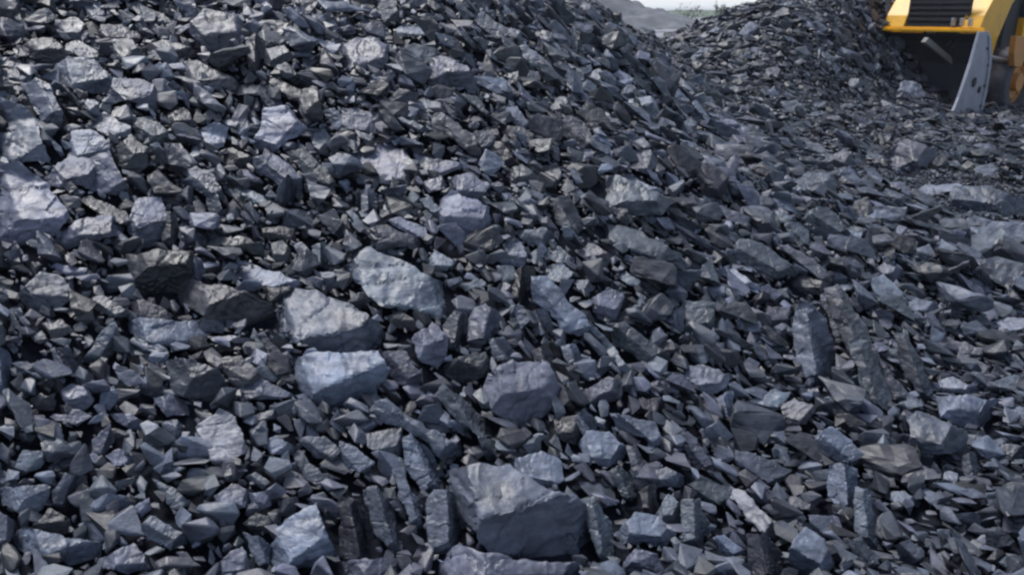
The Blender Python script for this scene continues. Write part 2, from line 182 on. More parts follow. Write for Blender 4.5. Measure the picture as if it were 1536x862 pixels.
# ---------------------------------------------------------------- traced rocks
TRACES = r'''
@A 0 0 2.873
7 7 n 100,380 160,345 215,375 270,480 255,550 210,560 160,480|oblong pale-rimmed stone lying tilted beside a rounded boulder, upper left|oblong pale-rimmed stone
7 6 n 245,290 300,250 400,260 450,310 490,350 460,400 390,400 280,370 235,330|rounded pale grey boulder with a black hollow beneath, upper left|rounded upper-left boulder
6 5 p 480,390 500,345 590,345 660,370 690,440 650,480 560,430 470,440
7 8 n 370,540 440,490 555,545 550,590 490,590 420,560
8 6 n 300,620 310,570 400,565 465,620 450,680 380,690 310,670
6 5 p 195,770 300,670 380,690 430,740 400,820 350,800 250,800 210,800
7 6 p 380,700 470,660 510,740 550,800 500,835 410,820
7 8 n 0,430 100,470 165,530 165,580 200,660 210,700 130,690 60,690 0,660|wide pale slab cut by the left edge, above the big pale boulder|slab at the left edge
9 7 p 1100,610 1140,480 1210,465 1260,490 1320,560 1230,610 1180,650 1105,640|bright lumpy rock with a ragged lower end, high on the left slope|bright lumpy rock
9 7 n 855,560 920,535 980,550 960,630 900,650 860,610|small bright squarish stone over a black gap, left of the lumpy rock|small bright squarish stone
3 5 p 720,500 760,460 810,480 845,545 770,550 720,540
5 6 w 790,280 850,260 990,330 1030,370 1000,390 880,350 800,330|long brownish slab sloping down right above the bright lumpy rock|long brownish slab
5 6 w 610,210 700,170 800,200 880,240 800,260 700,240
5 6 n 290,190 330,180 470,255 460,270 380,250 290,220
5 5 p 215,95 330,80 370,110 350,180 290,160 220,130
4 5 n 440,110 530,110 620,160 560,195 480,180 430,150
5 4 p 830,100 880,50 1000,60 1050,130 1010,230 930,240 870,190 820,140|big rugged purplish boulder near the top edge, left of centre|rugged top boulder
5 7 n 560,20 600,10 750,80 750,105 680,90 600,60
5 6 p 0,250 70,255 110,310 60,345 0,330
4 4 w 100,200 160,165 240,180 290,230 260,270 190,280 130,260
9 5 n 655,290 690,270 710,300 700,340 670,320|tiny near-white stone among dark slabs, upper left|tiny near-white stone
6 5 n 790,740 850,720 920,760 970,860 880,840 820,790
3 4 g 500,640 560,590 640,640 630,720 580,760 510,710|dark greenish rounded rock beside a pale lumpy pair, upper left|dark greenish rock
5 5 g 570,510 650,505 710,560 700,620 620,600 580,560
5 6 n 730,620 780,620 850,710 800,720 740,670
4 6 g 1240,660 1310,645 1400,720 1460,800 1400,800 1310,750
6 4 p 1100,690 1180,670 1290,760 1290,830 1200,800 1110,740
3 4 w 930,680 1000,640 1080,680 1080,730 980,720
8 6 n 1390,480 1440,470 1471,500 1471,570 1430,540
7 6 g 1340,580 1400,560 1440,610 1400,640 1350,620
5 7 w 1000,380 1080,360 1180,380 1120,410 1030,410
3 6 w 1180,330 1260,370 1390,430 1370,450 1260,430 1170,360
8 7 n 1360,165 1440,185 1450,220 1400,215
5 4 w 1060,190 1100,150 1150,200 1120,300 1070,300
5 5 g 1150,210 1220,200 1270,250 1200,290 1140,270
3 5 n 1210,30 1260,20 1300,80 1250,100 1200,80
6 5 n 370,20 430,10 460,70 400,80 375,60
@B 512 0 2.873
6 7 p 0,200 60,170 140,170 210,215 170,290 90,300 0,290|broad purplish boulder above a black hollow, top middle of the slope|broad top-middle boulder
5 5 n 160,0 230,0 245,90 200,110 165,80
8 6 n 235,130 270,105 370,115 385,150 320,155 240,155|pale thin slab lying level near the top edge, middle|level pale slab at the top
5 6 n 270,70 400,60 400,90 300,100
5 4 n 580,90 610,60 710,120 725,190 650,195 590,160
8 7 n 750,205 800,195 870,250 870,290 820,270 760,240|pale smooth-faced block standing out near the top of the slope|pale smooth-faced block
5 6 n 830,130 900,140 930,180 880,180 840,160
6 4 p 360,280 430,250 540,300 600,390 520,380 460,400 390,400 370,340|large lumpy grey rock with a slab tucked under its right side|large lumpy grey rock
4 7 g 500,400 590,420 650,510 600,480 520,430
7 6 g 240,510 270,505 370,550 360,575 290,550
5 5 w 410,500 440,495 570,590 605,690 570,680 480,600 400,560|long leaning slab with a pale right edge and dark brown face|long leaning brown slab
6 7 g 300,450 350,420 430,450 360,470
7 6 n 670,330 700,340 760,395 740,405 690,375
7 6 n 700,470 760,460 820,540 780,555 710,510
4 6 w 690,540 780,550 840,590 790,610 700,580
6 7 p 0,480 60,470 160,490 180,560 100,580 0,570
7 8 p 0,660 100,660 200,620 270,660 310,720 270,790 200,770 100,720|wide flat lavender slab with a dark crack, upper middle slope|wide lavender slab
6 6 p 320,660 400,690 510,700 510,730 430,760 350,720
3 5 w 640,610 700,620 745,690 710,720 650,690
4 5 g 710,740 780,710 850,760 850,800 740,790
4 5 p 870,720 930,705 950,760 920,800 880,770
9 7 n 1150,330 1200,305 1255,340 1240,380 1190,370|brightest whitish stone near the notch between the two heaps|whitish stone by the notch
8 6 n 1070,320 1110,300 1150,330 1120,370 1070,360
6 6 n 1180,380 1260,370 1290,420 1250,440 1200,420
3 6 g 1020,490 1060,440 1110,470 1160,540 1120,570 1060,550|dark smooth rounded stone just below the whitish stone|dark smooth stone
5 5 w 1140,480 1190,440 1240,480 1210,510 1160,510
6 6 p 1020,650 1080,645 1090,690 1030,700
5 5 w 930,540 980,500 1040,530 1090,600 1060,640 980,620
8 8 n 1210,760 1250,755 1370,820 1340,845 1290,840 1220,800|pale narrow slab resting on a big grey rock, right of centre|pale narrow slab
6 6 n 1240,600 1300,590 1340,630 1290,650
5 5 p 1240,660 1330,650 1360,710 1320,750 1250,720
5 5 n 1110,690 1150,675 1200,710 1180,750 1130,730
@C 1024 0 2.873
7 6 n 235,150 290,95 330,115 310,150 270,170|largest pale lump near the crest of the far right heap|pale lump on the far crest
5 5 g 480,210 530,200 555,240 530,265 490,240
7 6 n 630,210 660,200 770,230 750,245 640,235|pale plank-like stone lying level on the far right heap|plank-like far stone
6 5 n 570,210 610,200 600,260 580,265
8 7 n 905,400 950,350 1010,360 1055,415 1000,430 930,410|pale humped stone over a dark hole, left of the loader bucket|pale humped stone
7 6 n 1020,310 1050,310 1075,350 1045,360
5 6 n 660,370 720,340 790,350 760,380 680,385
7 7 w 480,590 540,600 640,650 600,660 520,640|pale tan slab low on the far right heap|pale tan far slab
8 6 n 670,740 720,725 780,780 780,810 740,810 690,780|bright egg-shaped stone at the foot of the far right heap|bright egg-shaped stone
7 6 n 790,730 830,725 885,790 870,815 820,780
5 6 b 480,780 560,745 640,755 660,800 620,862 520,862 470,830|bluish flat-topped rock at the foot of the far right heap|bluish flat-topped rock
5 5 p 890,660 960,610 1080,640 1080,690 1000,760 930,770 880,720|purplish curved boulder between the loader and the flat ground|purplish curved boulder
5 6 n 440,690 480,685 540,730 520,745 470,720
8 6 g 400,780 450,755 480,780 450,800
5 5 n 1090,490 1130,480 1150,530 1110,540
5 5 n 830,450 860,430 920,450 880,470
5 6 g 1245,730 1280,710 1380,730 1370,755 1280,750
7 5 n 20,620 50,610 90,650 70,680 30,660
6 6 n 350,540 400,525 440,545 390,555
4 5 p 740,660 790,670 790,720 750,710
X 3 6 w 600,660 700,670 730,700 680,715 610,690
4 6 n 500,670 560,680 640,710 650,740 570,735 500,700
@F 1024 200 2.873
5 4 b 1160,290 1180,235 1330,235 1471,280 1471,350 1400,350 1180,330|long low blue-grey slab at the right edge below the loader|long slab below the loader
8 8 n 990,240 1050,225 1180,215 1200,235 1100,260 1020,275|pale flat stone touching the left end of the long right-edge slab|pale flat stone
6 5 w 1040,340 1090,330 1150,400 1100,410 1060,380
8 5 p 900,440 930,400 970,410 950,460 910,470
7 5 p 820,600 870,560 940,590 940,640 860,640
5 5 g 215,500 260,460 340,480 460,560 480,600 400,620 330,600 250,550|greenish rounded boulder above a white sliver, right of centre|greenish rounded boulder
9 8 n 150,590 200,575 320,650 330,675 270,660 160,610|white sliver of slab below the greenish rounded boulder|white sliver
7 5 p 330,670 370,650 430,700 400,725 350,700
7 6 g 140,310 190,310 190,350 150,350
6 6 w 400,480 440,490 560,540 620,600 640,660 600,640 500,560 420,510|thin curved brown slab arching down right of the greenish boulder|thin curved brown slab
4 6 w 420,650 520,610 620,650 670,680 620,700 500,700
7 7 n 660,655 760,650 760,680 670,680
7 5 n 950,740 1010,710 1090,730 1100,760 1000,770
6 5 g 440,390 500,385 540,420 550,490 510,490 460,430
5 5 g 220,230 290,210 330,260 310,310 250,270
5 6 g 680,410 740,400 800,420 790,440 720,445
@Z 0 0 1
8 6 p -6,250 35,252 70,280 103,322 80,345 40,362 -6,360|big pale cracked boulder cut by the left edge of the picture|big pale left-edge boulder
6 5 g 862,278 880,264 930,266 985,290 1010,300 985,322 930,320 890,300|big grey rock carrying a pale narrow slab, right of centre|big grey rock right of centre
5 6 n 1232,447 1250,440 1275,470 1290,510 1270,530 1250,500
6 5 b 1190,480 1200,462 1215,458 1238,480 1248,520 1250,560 1235,580 1215,570 1195,540|tall bluish upright slate with a rounded top, right of centre|tall bluish upright slate
5 5 g 1275,520 1290,510 1310,530 1335,590 1335,625 1320,620 1290,570|tall dark slab leaning left, right of the bluish upright slate|tall dark leaning slab
6 7 w 1310,520 1325,550 1360,590 1370,600 1355,610 1330,580
8 8 n 1483,488 1511,474 1540,478 1540,500 1505,502|white wedge of stone at the right edge of the flat ground|white right-edge wedge
6 6 n 420,475 440,430 480,440 520,455 560,480 578,505 560,525 490,530 450,515|big grey boulder in the middle left, above the brightest blue-white slab|big middle-left boulder
9 6 b 435,545 470,533 560,530 578,560 560,590 520,607 480,605 450,590|brightest blue-white slab with a dark underside, left of centre|blue-white slab
4 4 n 250,545 290,540 325,555 340,580 325,600 290,598 262,590|dark smooth round-ended boulder left of the blue-white slab|dark round-ended boulder
3 3 g 665,548 690,535 725,530 733,560 705,572 675,570|dark greenish block with a thin pale rim, near the centre|dark pale-rimmed block
5 4 p 578,530 605,528 630,560 625,580 595,575 580,555
6 4 p 735,565 770,545 815,545 835,580 815,620 780,640 740,610 730,585|big knobbly purplish rock over a black hollow, just below centre|big knobbly rock
4 5 w 800,530 822,515 835,560 835,590 815,570
7 6 p 655,856 693,820 790,842 860,842 862,880 655,880|pale flat slab cut by the bottom edge, below the giant boulder|bottom-edge slab
8 6 b -6,520 12,530 22,565 10,590 -6,590|small pale blue stone cut by the left edge, mid height|pale blue left-edge stone
@I 1024 500 2.381
6 7 w 905,25 940,10 1100,65 1110,85 1040,85 930,50|long brownish slab topmost of the stacked slabs at the right|topmost stacked slab
6 7 w 950,70 990,70 1130,130 1100,140 980,100
8 8 n 920,170 970,155 1070,200 1050,215 930,210|pale flat slab second from bottom of the right-hand stack|lower stacked slab
7 7 g 1080,180 1180,150 1225,155 1225,190 1150,205 1090,205
9 2 n 915,230 1000,225 1115,240 1110,330 1000,330 930,300|dark block with a bright flat top at the right edge|bright-topped dark block
5 4 b 810,310 840,285 940,320 1000,350 1000,420 900,430 890,500 790,450 820,370|craggy dark boulder with a pale top peak, lower right|craggy lower-right boulder
8 6 b 480,370 530,335 600,380 650,440 640,470 580,460 500,430|pale blue-white rock above an upright striped stone, lower right|pale rock of the lower right
7 4 b 530,480 560,465 620,490 620,600 590,640 560,610 520,580|striped upright bluish stone in the lower right|striped upright stone
7 5 g 620,560 670,560 680,660 710,720 690,780 620,700
9 7 g 240,245 330,200 380,215 340,270 300,275|bright tilted stone low on the slope, left of the tall slates|bright tilted stone
6 5 w 355,260 400,235 470,270 440,320 380,330
7 7 n 0,120 70,110 160,150 150,190 80,220 20,160
8 5 n 115,230 180,210 190,330 150,290
8 8 w 100,500 150,510 250,600 350,700 320,730 220,650 160,570|long pale slab sloping down right in the lower right quarter|long pale lower-right slab
9 6 b 110,730 150,720 220,780 180,800 130,770
5 7 w 340,600 400,580 500,630 490,645 400,630 350,620
6 5 g 0,600 60,600 95,690 80,770 0,770
7 5 b 380,770 440,700 500,740 540,820 500,870 390,870
3 4 p 230,720 290,720 360,790 340,870 240,870
5 5 n 190,420 260,430 380,490 330,540 260,520 200,470
7 7 n 430,200 480,195 490,225 440,225
7 5 n 940,490 980,500 970,560 925,530
6 6 n 1080,580 1130,570 1200,650 1170,670 1110,640
6 6 b 700,560 800,570 870,610 850,620 730,590
4 5 g 20,540 70,510 170,560 160,620 100,610 40,570
6 5 n 310,350 360,350 390,390 340,400
6 6 n 910,700 950,700 960,745 920,730
5 5 n 1000,440 1040,430 1070,500 1030,530 1000,490
5 5 n 760,760 810,740 860,780 850,830 780,820
4 5 n 1080,700 1130,690 1180,740 1150,790 1090,760
5 6 g 590,740 640,730 700,790 690,850 620,800
@D 0 280 2.873
4 6 w 350,60 400,45 540,110 560,170 500,150 400,100
7 4 p 560,130 600,60 690,60 720,130 700,220 640,265 590,240 560,190|smooth pale lavender rock tapering downward, left of the slope|tapering lavender rock
4 4 w 710,110 760,120 780,210 740,260 700,240
6 5 p 235,230 330,150 480,130 540,170 500,210 400,230 300,270
8 6 p 220,350 250,330 370,350 360,395 290,380
5 6 n 80,460 170,375 250,385 320,470 280,500 130,540|slab-sided grey block with a pointed top, left edge middle|pointed grey block
2 2 g 555,300 690,280 820,290 820,420 770,480 680,480 580,450|darkest large block with a thin lit top, left of centre|darkest large block
6 4 p 830,290 880,330 890,410 810,410
4 3 w 785,450 830,410 1000,440 1150,500 1200,560 1200,610 1100,620 900,560 800,510|long dark brown-grey block beside the big middle-left boulder|long dark block
9 8 n 1010,380 1070,325 1200,370 1280,410 1260,430 1100,425|bright wedge-shaped slab on top of the long dark block|bright wedge slab
2 3 g 1110,432 1270,440 1280,500 1180,510
7 7 b 510,590 620,570 720,580 860,580 900,630 820,690 700,680 600,650|ragged pale blue rock lying under the long dark block|ragged pale blue rock
7 6 g 360,750 420,650 490,585 515,640 490,710 420,760|pale curved shard standing on end, middle left|pale curved shard
9 8 w 915,655 1000,640 1085,650 1060,670 940,670|thin cream-coloured sliver beneath the long dark block|cream sliver
5 5 p 220,700 290,690 335,760 320,810 250,800
5 6 g 400,480 450,470 560,550 500,560 420,530
4 6 w 560,500 620,490 740,550 700,590 600,570
4 5 w 960,740 1040,730 1100,790 1130,830 1020,862 970,800
4 5 p 1110,640 1140,630 1230,730 1200,740 1150,700
6 5 n 40,530 80,520 130,600 90,620 50,590
6 5 w 130,640 180,620 210,660 170,675
3 5 g 850,290 900,240 1020,210 1110,240 1135,300 1080,290 960,250 900,280
8 7 g 1000,15 1040,0 1160,60 1150,80 1080,70
3 5 w 1100,190 1200,170 1270,180 1260,230 1160,230
4 4 g 1170,250 1220,235 1250,270 1230,330 1180,310
8 5 w 1265,250 1300,240 1340,280 1320,315 1290,300
6 4 g 1345,260 1400,240 1420,290 1400,345 1350,330
4 5 n 1370,130 1440,100 1471,160 1471,230 1420,190
5 5 g 890,50 930,30 970,110 940,130 900,100
@E 512 280 2.873
8 7 g 30,350 130,280 230,310 340,370 440,410 500,480 480,530 430,570 280,520 180,510 100,430|largest pale slab in the middle, mottled with darker veins|largest mottled pale slab
8 6 g 370,320 410,280 490,325 450,360 400,370
8 6 n 680,290 720,225 770,240 805,300 780,340 700,340|pale dome-shaped stone above a dark upright rock, centre|pale dome-shaped stone
6 4 g 670,340 740,345 760,400 700,420
2 4 w 720,410 770,350 830,350 830,450 790,520 740,480|dark upright rock under the pale dome-shaped stone|dark upright centre rock
8 6 b 830,400 900,400 960,470 1050,560 1080,620 1060,645 960,620 900,540 840,500|long bright slab running down right from the centre|long bright centre slab
6 5 n 830,540 880,530 920,620 890,650 830,620
8 5 p 410,130 440,60 480,25 630,90 640,160 600,215 500,220 430,180|dark block with a bright lavender-white top, upper centre|white-topped block
7 6 g 340,60 380,45 450,110 430,140 360,90
4 6 p 110,180 200,170 380,250 380,290 250,260 130,220
7 7 p 200,150 260,135 360,175 360,230 280,200
6 6 g 20,110 50,100 110,170 80,180
6 5 n 90,20 140,10 150,110 90,110
5 6 g 1090,190 1150,150 1300,200 1450,290 1420,310 1340,320 1220,260 1110,230|long grey boulder lying across the slope, right of centre|long grey boulder
5 5 w 910,60 980,50 1050,170 1000,210 930,160
6 6 g 760,200 880,180 920,210 880,255 800,240
6 7 g 870,270 940,260 1000,310 960,330 890,310
6 7 w 1000,270 1090,250 1170,300 1150,330 1050,310
7 7 g 870,350 940,330 1000,370 950,410 880,390
7 5 p 1080,480 1150,440 1210,470 1180,570 1110,580|lavender block right of the long bright centre slab|lavender block
4 4 g 1160,610 1230,590 1400,720 1400,760 1300,760 1180,680|dark green-grey slab with a long pale upper edge, right of centre|dark pale-edged slab
7 8 g 1070,610 1110,620 1260,790 1250,830 1190,770
4 5 n 440,600 490,540 540,550 540,640 500,700 450,690
6 5 p 560,540 620,510 700,580 660,640 600,690 550,690
7 4 p 310,660 390,590 460,650 450,740 410,780 340,740|steep lavender rock with a sharp ridge below the mottled slab|sharp-ridged lavender rock
3 5 w 200,560 260,540 340,600 300,620 220,600
6 5 n 640,660 700,650 760,720 720,770 660,740
7 7 g 1180,380 1230,370 1310,410 1260,430
6 6 g 1250,320 1310,340 1340,400 1280,390
6 6 n 1000,410 1060,400 1090,440 1040,460
6 5 n 1420,540 1471,520 1471,620 1420,600
7 7 g 500,420 600,400 630,430 540,450
6 5 b 950,690 1010,680 1040,760 990,790
@G 0 562 2.873
9 9 w 855,230 945,155 1010,190 1060,330 930,390|bright diamond-shaped flat stone lying alone, lower left|bright diamond-shaped stone
7 6 p 265,80 310,40 370,60 400,110 360,150 290,140|pale rounded lavender pebble-like rock near the left edge|rounded lavender rock
8 6 b 440,70 490,50 510,110 470,150 430,120
4 5 w 130,110 180,80 240,110 230,150 170,150
7 6 p 480,170 560,170 650,210 640,245 560,235 500,200
6 6 p 665,100 740,85 835,125 810,170 720,180 690,140
6 5 n 700,210 760,195 790,220 770,270 720,270
6 7 p 1010,60 1130,20 1270,90 1200,100 1050,110|flat lavender slab between the blue-white slab and dark boulder|flat lavender lower slab
8 7 n 1140,290 1190,265 1285,310 1270,345 1170,335|small pale slab with dark front, right of the diamond-shaped stone|small pale slab
8 7 p 460,350 510,320 570,340 580,385 500,390
8 7 g 60,400 100,330 180,330 180,390 80,440
6 7 g 665,450 700,460 820,540 810,560 740,575 700,510|pale three-cornered stone below the diamond-shaped one|three-cornered stone
7 6 b 65,720 110,660 280,700 430,730 410,790 300,820 250,790 100,760|long pale slab near the bottom left corner|long bottom-left slab
7 6 p 430,800 570,730 640,800 640,840 540,850 450,830
6 5 b 615,650 660,615 790,680 800,720 740,750 640,710
9 6 b 1170,790 1200,660 1360,565 1400,680 1440,770 1340,830 1230,845|large bright bluish triangular rock by the bottom edge|bright triangular rock
7 6 p 930,810 1040,740 1100,870 930,870
6 6 b 0,490 120,480 210,480 180,570 130,600 20,560
5 4 p 230,500 280,430 370,440 330,560 280,590 230,560
3 4 w 140,650 220,580 300,620 300,680 200,690|dark brown rounded rock above the long bottom-left slab|dark brown round rock
6 5 p 930,520 1000,475 1080,500 1080,560 990,590 940,570
7 5 p 1070,510 1150,500 1165,560 1100,600
5 5 n 1280,270 1400,270 1471,330 1460,390 1350,350
4 5 n 1270,350 1310,340 1420,470 1390,490 1310,440
5 6 g 470,460 580,435 570,470 500,500
8 5 p 590,560 640,530 650,580 600,620 550,610
5 5 g 1060,440 1100,420 1160,460 1130,490
6 5 p -10,590 60,630 60,690 -10,760
6 5 p 400,280 470,220 490,290 440,350 400,350
6 4 b 1060,700 1120,700 1165,740 1150,840 1100,800
3 5 g 1050,640 1100,600 1170,610 1170,670 1100,690
4 5 p 1200,540 1280,530 1270,610 1210,600
6 6 p 220,180 330,150 390,180 330,220
5 6 n 1060,170 1180,150 1190,190 1100,200
@H 512 562 2.873
6 4 n 490,430 560,405 740,410 870,490 990,530 1060,600 1100,700 1100,790 960,790 820,800 700,770 560,640 520,550|giant layered boulder at bottom centre, largest rock in the picture|giant bottom boulder
7 5 g 1010,560 1090,530 1130,600 1165,640 1160,790 1110,800 1080,680|pale ribbed rock leaning on the right end of the giant boulder|pale ribbed rock
6 4 n 370,560 400,500 480,505 535,590 520,700 450,780 380,740|smooth grey rock standing left of the giant boulder|smooth standing rock
7 4 b 275,280 310,260 400,350 455,470 420,500 350,500 280,400|pale blue pointed slab standing upper left of the giant boulder|pale blue pointed slab
8 4 n 225,420 270,410 300,500 350,560 340,650 300,650 260,540
5 4 n 100,510 160,490 220,560 260,700 270,760 210,750 150,680|curved grey slab standing on end beside a dark slab, bottom|curved standing slab
2 4 p 0,540 80,560 130,640 160,780 120,810 0,780|dark flat-faced slab between the triangular rock and curved slab|dark flat-faced slab
6 6 b 120,150 210,110 300,180 500,310 510,330 430,360 330,270 200,210|long blue-grey slab descending right below the blue-white slab|long blue-grey slab
5 6 n 90,260 250,230 270,340 180,350 120,310
6 6 b 0,290 60,310 140,380 100,430 0,390
5 5 g 410,100 450,50 520,100 620,190 670,300 660,370 620,360 580,250 480,180|arched grey slab bending downward, left of the knobbly rock|arched grey slab
8 6 b 745,380 860,330 940,370 950,450 880,480 800,450|bluish-white rock sitting on top of the giant boulder|bluish-white rock
8 6 b 1030,300 1060,250 1150,250 1220,320 1200,370 1130,395 1050,350|pale faceted rock over a black hollow, right of the giant boulder|pale faceted rock
7 6 n 1000,190 1050,150 1100,200 1100,250 1050,270
7 6 n 1165,170 1240,180 1340,200 1380,300 1370,330 1300,270 1230,260 1190,230
6 4 w 1230,310 1270,310 1320,400 1300,440 1250,400
5 5 g 1150,420 1200,390 1270,490 1250,550 1200,500
6 6 n 1320,420 1400,400 1471,430 1471,480 1350,480
7 6 g 1360,600 1410,520 1471,560 1471,650 1390,640
7 6 b 1190,680 1270,600 1350,610 1430,680 1390,740 1300,720 1200,720|pale split rock with a dark crack, right of the giant boulder|pale split rock
3 5 w 1290,500 1350,470 1370,570 1310,600
5 6 p 1030,80 1150,10 1210,40 1200,110 1080,130
7 6 p 1220,820 1270,750 1360,780 1400,870 1200,870
3 5 w 890,200 1000,180 1040,250 1030,300 900,270
2 6 p 1250,110 1380,100 1390,160 1280,165
6 6 p 20,800 150,790 240,790 260,870 20,870
@B 512 0 2.873
4 5 p 190,440 250,385 330,410 300,455 235,455
5 5 n 790,300 850,310 860,360 800,355
5 6 n 880,430 960,420 990,470 920,490
4 5 w 610,555 670,545 685,600 620,605
6 6 p 350,790 430,760 450,800 380,830
6 6 p 470,770 560,750 640,800 600,858 500,850
@D 0 280 2.873
6 5 n 1380,370 1440,370 1460,430 1400,440
5 6 w 185,590 260,570 310,620 230,660
@F 1024 200 2.873
5 5 g 560,330 620,320 680,380 720,430 640,480 560,430 520,370|greenish lumpy rock on the slope above the curved brown slab|greenish lumpy rock
5 6 n 600,90 720,80 740,130 640,150
6 7 n 1250,160 1330,130 1365,170 1300,190
5 6 g 0,720 140,740 120,855 0,855
4 5 p 370,745 470,765 440,850 340,830
6 5 n 1000,500 1060,480 1100,540 1030,570
@I 1024 500 2.381
5 5 p 0,400 60,400 110,470 40,485
6 6 n 450,650 530,650 540,720 470,710
5 6 g 1120,385 1219,400 1219,460 1140,440
@C 1024 0 2.873
4 5 n 860,140 930,130 950,180 880,190
5 6 n 420,440 490,430 520,470 450,490
5 6 n 560,430 620,440 610,480 560,475
4 6 p 340,300 410,290 440,330 370,340
@Z 0 0 1
5 4 w 1240,440 1262,433 1300,498 1320,560 1302,565 1262,505|thin brownish plate leaning between the bluish slate and dark leaning slab|thin brownish plate
4 5 n 1345,505 1362,505 1388,560 1402,602 1386,606 1352,550|dark narrow plate, rightmost of the leaning slabs right of centre|dark narrow plate
'''
TINT = dict(n=(.85,.97,1.28), b=(.83,.99,1.34), p=(.885,.95,1.31), w=(.94,.97,1.16), g=(.84,.99,1.22))
def stone_colour(tone, tint):
    v = (.010, .017, .027, .041, .058, .083, .114, .143, .172, .21)[tone]
    k = TINT[tint]; return (v*k[0], v*k[1], v*k[2], 1)
ROCK = stone_mat('broken slate', 'object')
def split_long(bm, L, rounds=6):
    for _ in range(rounds):
        es = [e for e in bm.edges if e.calc_length() > L]
        if not es or len(bm.verts) > 2600: break
        bmesh.ops.subdivide_edges(bm, edges=es, cuts=1)
        bmesh.ops.triangulate(bm, faces=[f for f in bm.faces if len(f.verts) > 3])
def roughen(bm, w, axis, seed, amp=.03):
    off = Vector((seed*3.17 % 50, seed*7.7 % 50, seed*1.3 % 50)); ax = Vector(axis)
    bm.normal_update(); mv = []
    for v in bm.verts:
        p = v.co/w; q = p*3.0+off
        d = amp*1.0*noise.noise(q) + amp*.55*noise.noise(q*2.6) + amp*.3*noise.noise(q*6.5)
        h = p.dot(ax)*6 + 2.4*noise.noise(q*.9); st = (h-math.floor(h))           # ledges of the layers on the broken sides
        side = 1-abs(v.normal.dot(ax)); d -= amp*1.1*side*(st if st < .8 else (1-st)*4)
        d += amp*.6*(noise.cell(q*.85)-.5)
        cr = abs(noise.noise(q*.55+Vector((9, 4, 2)))); d -= amp*1.1*max(0, 1-cr/.05)*.6           # a crack or two
        mv.append(v.co+v.normal*d*w)
    for v, c in zip(bm.verts, mv): v.co = c
def pin(pts, x, y):
    ins = np.zeros(np.shape(x), bool); n = len(pts)
    for i in range(n):
        x0, y0 = pts[i]; x1, y1 = pts[(i+1) % n]
        if y0 == y1: continue
        c = ((y0 > y) != (y1 > y)) & (x < (x1-x0)*(y-y0)/(y1-y0)+x0); ins ^= c
    return ins
def pos_s(p): return float(np.dot(p-CAM, np.array([0, CT, -ST])))
